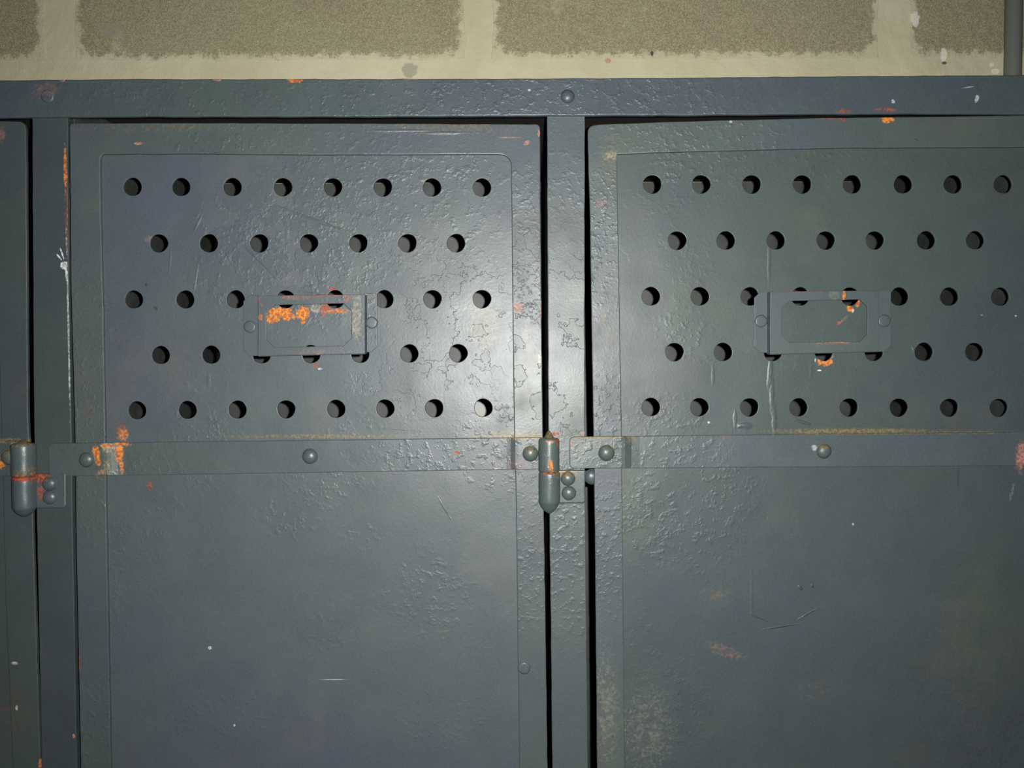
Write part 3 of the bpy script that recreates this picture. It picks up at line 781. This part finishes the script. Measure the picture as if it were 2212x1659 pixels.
# ---- the right door
M_PANEL_R = paint('paint_panel_right', 97.0, tone=.86, tint=(.98, 1, .97), spots=[
    (RUST, 1838, 666, 7, 7, 30, .5, .25, .95), (RUST, 1856, 655, 5, 9, 0, .5, .3, .9), (WHITE, 1846, 671, 2, 4, 20, .3, .3, .7), (RUSTRED, 1815, 698, 4, 4, 0, .5, .3, .8), (PRIMER, 1826, 690, 14, 3, -40, .6, .6, .3),
    (RUST, 1784, 781, 17, 8, 0, .45, .25, .95), (BARE_AND_GLOSS, 1798, 772, 7, 4, -30, .5, .4, .9), (WHITE, 1773, 800, 5, 1.6, 0, .3, .3, .9), (WHITE, 1764, 779, 2, 4, 0, .3, .3, .7),
    (DUST, 1840, 932, 150, 5, -1, .4, .7, .75), (DUST, 2100, 934, 200, 2, 0, .4, .7, .5), (WHITE, 1533, 913, 2.5, 2.5, 0, .2, .2, .9), (WHITE, 1846, 1134, 2.6, 2.6, 0, .2, .2, .8), (WHITE, 2199, 682, 2, 2, 0, .2, .2, .8),
    (DUST, 1545, 1285, 26, 16, 0, .8, .7, .35), (PRIMER, 1570, 1410, 40, 10, 20, .9, .7, .3), (BARE_AND_GLOSS, 1400, 1580, 50, 80, 0, 1.1, .6, .32), (WHITE, 2190, 1065, 3, 18, 15, .8, .4, .35), (PRIMER, 2208, 985, 10, 30, 0, .5, .5, .7),  # the large ragged pale patch paints in speckled gloss highlights
    (DUST, 1760, 1495, 40, 20, 0, .8, .8, .2), (DUST, 2090, 1500, 120, 200, 0, .9, .9, .1), (PRIMER, 2124, 680, 3, 2, 0, .3, .3, .7), (DARK, 2074, 1030, 3, 28, 0, .4, .7, .4)],
    drips=((1664, 560, 4, 50, 0, .00016), (1666, 800, 5, 40, 4, .0003), (1670, 850, 5, 40, -3, .0003), (1675, 905, 5, 36, 3, .0003), (1590, 905, 4, 24, 0, .0002), (1542, 810, 4, 24, 0, .00014), (1755, 800, 4, 20, 0, .0001),
           (1610, 920, 16, 7, 0, .0007), (1735, 912, 20, 3, 18, .0006), (1690, 1356, 40, 1.6, -8, .0005), (1640, 1336, 22, 1.6, 22, .0004), (1748, 1328, 22, 1.6, -30, .0004), (1626, 1290, 4, 60, 0, .00014),
           (1732, 1272, 6, 3, 50, .0007), (1758, 1268, 5, 2.4, 60, .0007), (1978, 755, 3, 8, -25, .0003)),
    bumpy=.85, rough=.42,
    patches=((1410, 1130, 90, 120, 1.0), (1440, 900, 120, 60, .6), (1430, 420, 80, 60, .4), (1380, 1400, 60, 120, .6), (1500, 560, 60, 80, .4)),
    smoothz=((1980, 1250, 420, 400, .93), (1960, 640, 330, 330, .9), (1650, 1400, 160, 260, .6)))
M_BORDER_R = paint('paint_border_right', 101.0, [
    (RUST, 1917, 258, 12, 7, 0, .55, .25, .95), (PRIMER, 1912, 262, 6, 4, 0, .4, .4, .6), (RUSTRED, 1821, 258, 3, 5, 0, .4, .3, .9), (WHITE, 1579, 263, 3, 2.5, 0, .3, .3, .8), (RUSTRED, 1795, 256, 30, 1.4, 0, .4, .4, .6),
    (BARE_AND_GLOSS, 1320, 337, 14, 8, 0, .7, .5, .7), (DUST, 1330, 350, 30, 60, 0, .9, .9, .3), (BARE_AND_GLOSS, 1310, 1530, 24, 110, 0, 1.0, .6, .38), (DUST, 1310, 700, 24, 90, 0, .9, .7, .2), (PRIMER, 1300, 440, 16, 10, 0, .8, .6, .25)],  # tall pale patch low on the border is painted gloss highlight
    bumpy=1.15, patches=((1308, 1180, 32, 180, .9), (1305, 700, 32, 250, .25), (1520, 290, 260, 30, .8)), smoothz=((2050, 285, 250, 50, .7),), drips=((1978, 302, 7, 1.5, 20, .0004),))
M_STRAP_R = paint('paint_strap_right', 103.0, [
    (DUST, 1800, 937, 300, 2.2, 0, .4, .5, .6), (DUST, 1300, 944, 90, 2, 0, .4, .5, .7), (PRIMER, 2206, 985, 9, 26, 0, .5, .4, .8), (RUSTRED, 1568, 940, 18, 2, 0, .5, .4, .4), (PRIMER, 1233, 955, 2, 8, 0, .4, .4, .8), (WHITE, 1760, 968, 6, 6, 0, .6, .4, .5),
    (DUST, 1362, 950, 14, 6, 0, .5, .5, .4)],
    bumpy=1.05, patches=((1300, 980, 80, 40, 1.0), (1480, 980, 130, 35, .7)), smoothz=((2000, 970, 240, 60, .8),))
M_HOLD_R = paint('paint_holder_right', 107.0, [
    (RUST, 1818, 638, 3, 11, 0, .4, .3, .9), (RUSTRED, 1824, 628, 8, 1.6, 0, .4, .4, .7), (RUSTRED, 1720, 630, 80, 1.2, 0, .6, .4, .6), (PRIMER, 1780, 742, 45, 2, -1, .8, .5, .4), (RUST, 1805, 740, 20, 1.2, 0, .5, .5, .5),
    (DUST, 1790, 750, 40, 8, 0, .8, .6, .25), (DARK, 1889, 638, 6, 5, 0, .8, .5, .6), (BARE_AND_GLOSS, 1795, 637, 10, 9, 0, .7, .5, .25)], bumpy=.5, rough=.44)
root_r = tag(empty('locker', (P(1780, 800).x, Y0, 0)), 'grey steel locker with a nearly rust-free card holder, right of the centre post', 'locker', 'lockers in the row')
ORL = [(1269, 271), (1274, 450), (1281, 900), (1284.5, 1100), (1290, 1659)]; ORR = [(2296, 247), (2304, 1659)]
IRL = [(1333, 333), (1335, 450), (1343, 900), (1344.5, 1100), (1350, 1659)]; IRR = [(2228, 317.5), (2232, 1659)]
door_r = door(root_r, 2.0, ORL, ORR, [(1300, 268.5), (1462, 262), (1800, 254), (2212, 249)], IRL, IRR, [(1462, 328), (1800, 319.5), (2100, 318)], (.0007, .004), (.006, .003), HOLES_R, 19.6, (M_PANEL_R, M_BORDER_R))
strap(door_r, [(1230, S0), (1300, S0), (1342, S0), (1350, S0 + .0004), (1364, S1 - .0004), (1382, S1), (1800, S1), (2212, S1), (2222, S1 - .0004), (2234, -.0024), (2290, -.0026)],
      M_STRAP_R, ((1230, 943.5), (2212, 933)), ((1230, 1012.5), (2212, 1006)))
knuckle(door_r, 2300, 22.5, 938, 1008, 922, M_RIVET)
for x, y, o in ((1310, 978.5, S0), (1779.5, 974.5, S1), (2268, 968, -.0026)):
    rivet(x, y, o, 16.5 if x < 1400 else 15.5, .0038, door_r, False, M_RIVET_DUSTY)
holder(door_r, ((1629.5, 1668, 630, 762), (1896, 1925, 627, 760)), (1664, 1899, 630, 765, 627.5, 759), (1689, 1874, 650, 740, 647, 738), 16, M_HOLD_R)['label'] = 'riveted grey card holder with a small rust mark'
rivet(1644, 693.5, .0016, 12.5, .0009, door_r, True, M_HOLD_R); rivet(1910, 693, .0016, 12.5, .0009, door_r, True, M_HOLD_R)

put('rivet', rivet_mesh(round(15 * MPP, 5), .003, False, M_RIVET), P(1279, 1030, .0045), door_r)
# ---- the neighbour on the far left, only its hinge side in view
M_DOOR_L = paint('paint_door_outer', 113.0, tone=.8, spots=[(WHITE, 32, 1433, 7, 3, 0, .4, .3, .7), (WHITE, 36, 1529, 3, 5, 0, .3, .3, .8), (RUST, 86, 1652, 3, 12, 0, .4, .4, .8), (PRIMER, 4, 290, 6, 14, 0, .6, .6, .3),
                                             (DUST, 30, 951, 40, 4, 0, .4, .5, .8), (RUSTRED, 20, 1550, 40, 60, 0, .9, .9, .12)], bumpy=.5)
M_STRAP_L = paint('paint_strap_outer', 127.0, tone=.85, spots=[(DUST, 10, 953, 50, 4, 0, .4, .5, .8), (RUST, 4, 1003, 8, 8, 0, .5, .4, .9), (RUSTRED, 10, 995, 10, 9, 0, .5, .5, .7), (WHITE, 31, 962, 2.5, 5, 0, .3, .3, .8)], bumpy=.6)
root_l = tag(empty('locker', (P(-460, 800).x, Y0, 0)), 'grey steel locker cut off at the left picture edge, only its hinge side showing', 'locker', 'lockers in the row')
DX = -(xz(1186, 1000).x - xz(62, 1000).x)
unshift = lambda lst: [(x, y) for x, y in lst]
door_l = door(root_l, 3.0, [(-1062, 262), (-1040, 1659)], [(55, 262), (57, 450), (60, 900), (70, 1110), (87, 1659)], [(-600, 262), (-10, 261)],
              [(-990, 330), (-970, 1659)], [(-10, 330), (-4, 700), (5, 1000), (12, 1300), (27, 1659)], [(-600, 330), (-200, 330)], (.004, .008), (.003, .006),
              [(x - 1121, y) for x, y in HOLES_M], 19.4, (M_DOOR_L, M_DOOR_L))
strap(door_l, [(-1020, S0), (-900, S0), (-860, S1), (-400, S1), (-26, S1), (-16, -.0024), (-6, -.0026), (46, -.0026)], M_STRAP_L, ((-1020, 964), (46, 951.5)), ((-1020, 1038), (46, 1029)))
knuckle(door_l, 60.5, 24, 957, 1026, 946, M_HINGE_L)
for x, y, o in ((20, 988, -.0026), (-455, 993, S1), (-940, 1000, S0)):
    rivet(x, y, o, 16, .0038, door_l, False, M_RIVET_DUSTY)
for (rt, a, b) in ((root_m, 107, 1223), (root_r, 1223, 2352), (root_l, -1062, 107)):
    locker_body(rt, xz(a, 800).x, xz(b, 800).x)
